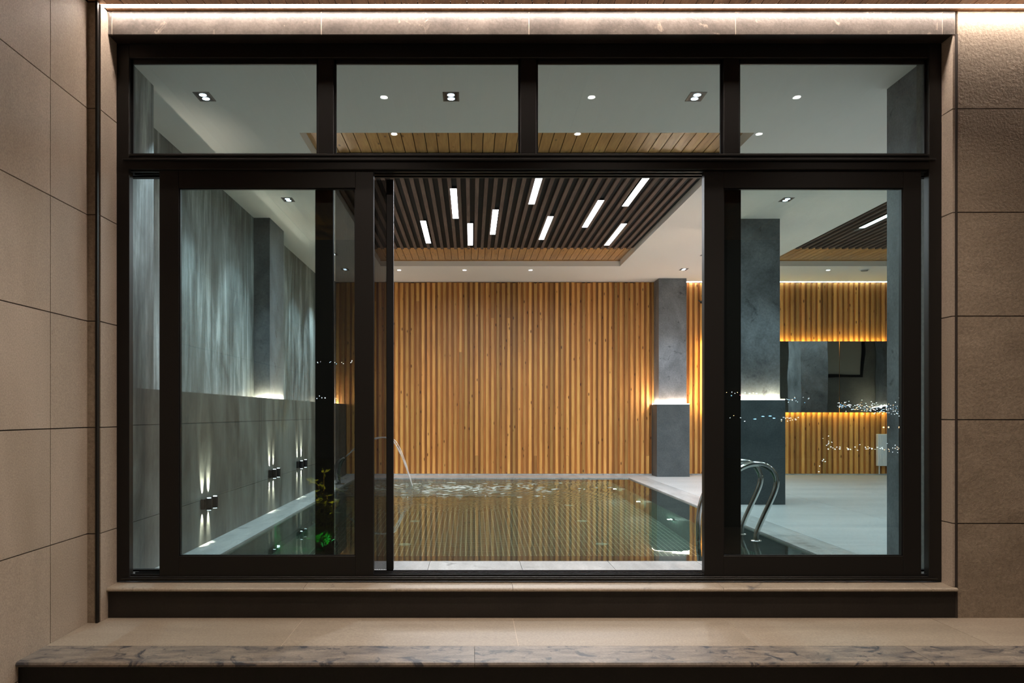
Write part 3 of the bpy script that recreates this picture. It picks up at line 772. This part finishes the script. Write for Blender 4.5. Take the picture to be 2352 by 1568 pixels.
# =================================================================== OUTSIDE, MIRRORED IN THE GLASS
# leafy shrub with a green garden spot
shr = empty('garden_shrub', (-1.62, .78, -.5)); tag(shr, 'leafy shrub lit green and yellow, mirrored in left sliding door', 'shrub')
bm = bmesh.new()
stems = []
for i in range(16):
    a = random.uniform(0, 2*PI); low = i > 9
    tx = -1.60+math.cos(a)*random.uniform(.05, .22); ty = .78+math.sin(a)*random.uniform(.03, .15); tz = random.uniform(-.36, -.22) if low else random.uniform(.0, .38)
    if low: tx -= .08
    p = [(-1.62, .78, -.5), ((-1.62*.5+tx*.5), (.78*.5+ty*.5), -.3+.12*(not low)), (tx, ty, tz)]; p = smooth_path(p, 4); stems.append(p); add_tube(bm, p, .005, 5)
obj('stems', bm, plain('bark', (.10, .06, .03), .8), shr, (-1.62, .78, 0))
bm = bmesh.new()
for p in stems:
    for q in p[2:]:
        for k in range(5):
            d = Vector((random.gauss(0, 1), random.gauss(0, 1), random.gauss(.3, .8))).normalized(); u = d.orthogonal().normalized()
            L = random.uniform(.05, .09); w = L*.22
            A = q; B = q+d*L*.5+u*w; Cc = q+d*L; Dd = q+d*L*.5-u*w
            f = bm.faces.new([bm.verts.new(v) for v in (A, B, Cc, Dd)])
lv = obj('leaves', bm, plain('leaf', (.22, .26, .03), .5), shr, (-1.62, .78, 0)); tag(lv, kind='stuff')
gl_ = empty('garden_spotlight', (-1.45, .95, -.5)); tag(gl_, 'green garden spotlight at foot of the shrub', 'garden light')
bm = bmesh.new(); add_tube(bm, [(-1.45, .95, -.5), (-1.45, .95, -.42)], .008, 8); obj('spike', bm, M['blk'], gl_, (-1.45, .95, -.5))
bm = bmesh.new(); add_tube(bm, [(-1.45, .95, -.42), (-1.49, .91, -.36)], .03, 14); obj('head', bm, M['blk'], gl_, (-1.45, .95, -.4))
bm = bmesh.new(); add_tube(bm, [(-1.491, .909, -.359), (-1.494, .906, -.355)], .024, 14); obj('lens', bm, emit('green_lens', (.05, 1, .25), 6), gl_, (-1.45, .95, -.4))
gs = lamp('bulb', 'SPOT', (-1.495, .905, -.352), 70.0, (.02, 1, .22), gl_, (0, 0, 0), spot_size=1.1, spot_blend=.5, shadow_soft_size=.006)
gs.rotation_euler = (Vector((-1.72, .72, -.34))-Vector((-1.495, .905, -.352))).to_track_quat('-Z', 'Y').to_euler()
ul = lamp('uplight', 'SPOT', (-1.44, 1.02, -.30), 170, (1, .85, .10), gl_, (0, 0, 0), spot_size=.6, spot_blend=.5, shadow_soft_size=.006)
ul.rotation_euler = (Vector((-1.62, .78, .25))-Vector((-1.44, 1.02, -.30))).to_track_quat('-Z', 'Y').to_euler()

# distant town lights in the valley behind the viewer, only ever seen mirrored in the panes
def city():
    mats = [emit('town_white', (.8, .9, 1), 40), emit('town_warm', (1, .55, .25), 40), emit('town_blue', (.25, .6, 1), 40), emit('town_red', (1, .15, .3), 35)]
    bm = bmesh.new()
    def dot(px, py, r=.05, mi=0, D=90.0, wide=1.0):
        s = D/1900; c = Vector(((px-1082)*s, 2*4.944-D, CAM_Z+(950-py)*s))
        vs = [bm.verts.new(c+Vector(v)*r) for v in ((wide, 0, 0), (-wide, 0, 0), (0, 1, 0), (0, -1, 0), (0, 0, 1), (0, 0, -1))]
        for f in ((0, 2, 4), (2, 1, 4), (1, 3, 4), (3, 0, 4), (2, 0, 5), (1, 2, 5), (3, 1, 5), (0, 3, 5)): bm.faces.new([vs[i] for i in f]).material_index = mi
    R = random.Random(3); pick = lambda: R.choice((0, 0, 0, 1, 0, 2))
    for i in range(26): dot(R.uniform(570, 622), 838+R.uniform(-8, 14), R.uniform(.03, .05), 2 if R.random() < .5 else 0)
    for i in range(12): dot(R.uniform(700, 815), 831+R.gauss(0, 3), R.uniform(.03, .05), pick())
    for i in range(5): dot(R.uniform(720, 800), 912+R.gauss(0, 3), R.uniform(.04, .06), 0)
    for px, py, mi in ((1669, 901, 1), (1680, 908, 2), (1688, 903, 0), (1694, 901, 1), (1700, 907, 3), (1681, 900, 0), (1712, 902, 0), (1722, 903, 0), (1731, 902, 1), (1738, 903, 0), (1662, 954, 1), (1685, 954, 1), (1677, 959, 0), (1701, 959, 0), (1711, 967, 0)): dot(px, py, .055, mi)
    for px, py in ((1734, 962), (1753, 956), (1769, 955), (1778, 960)): dot(px, py, .045, 2, 90, 4)
    for i in range(16): dot(R.uniform(1800, 1860), 918+R.gauss(0, 3), .035, pick())
    for i in range(170):
        u = R.random(); dot(1925+u*148, 930+u*12+R.gauss(0, 5+3*u), R.uniform(.025, .05), pick())
    for i in range(14): dot(R.uniform(1795, 1835), R.uniform(958, 967), .04, pick())
    for i in range(44): dot(R.uniform(1900, 2072), 1028+R.gauss(0, 4), R.uniform(.035, .055), 1 if R.random() < .3 else 0)
    for i in range(8): dot(1905+R.gauss(0, 7), 1015+R.gauss(0, 8), .04, 0)
    for px, py in ((2030, 981), (2041, 981), (2065, 981)): dot(px, py, .10, 1)
    for px, py in ((1892, 1055), (1896, 1060), (1890, 1058), (1883, 1070), (1881, 1083)): dot(px, py, .05, 0)
    o = obj('town_lights', bm, mats, None, (20, -80, 0)); tag(o, 'distant town lights at night, mirrored as tiny dots in the glass', 'town lights', kind='stuff')
city()
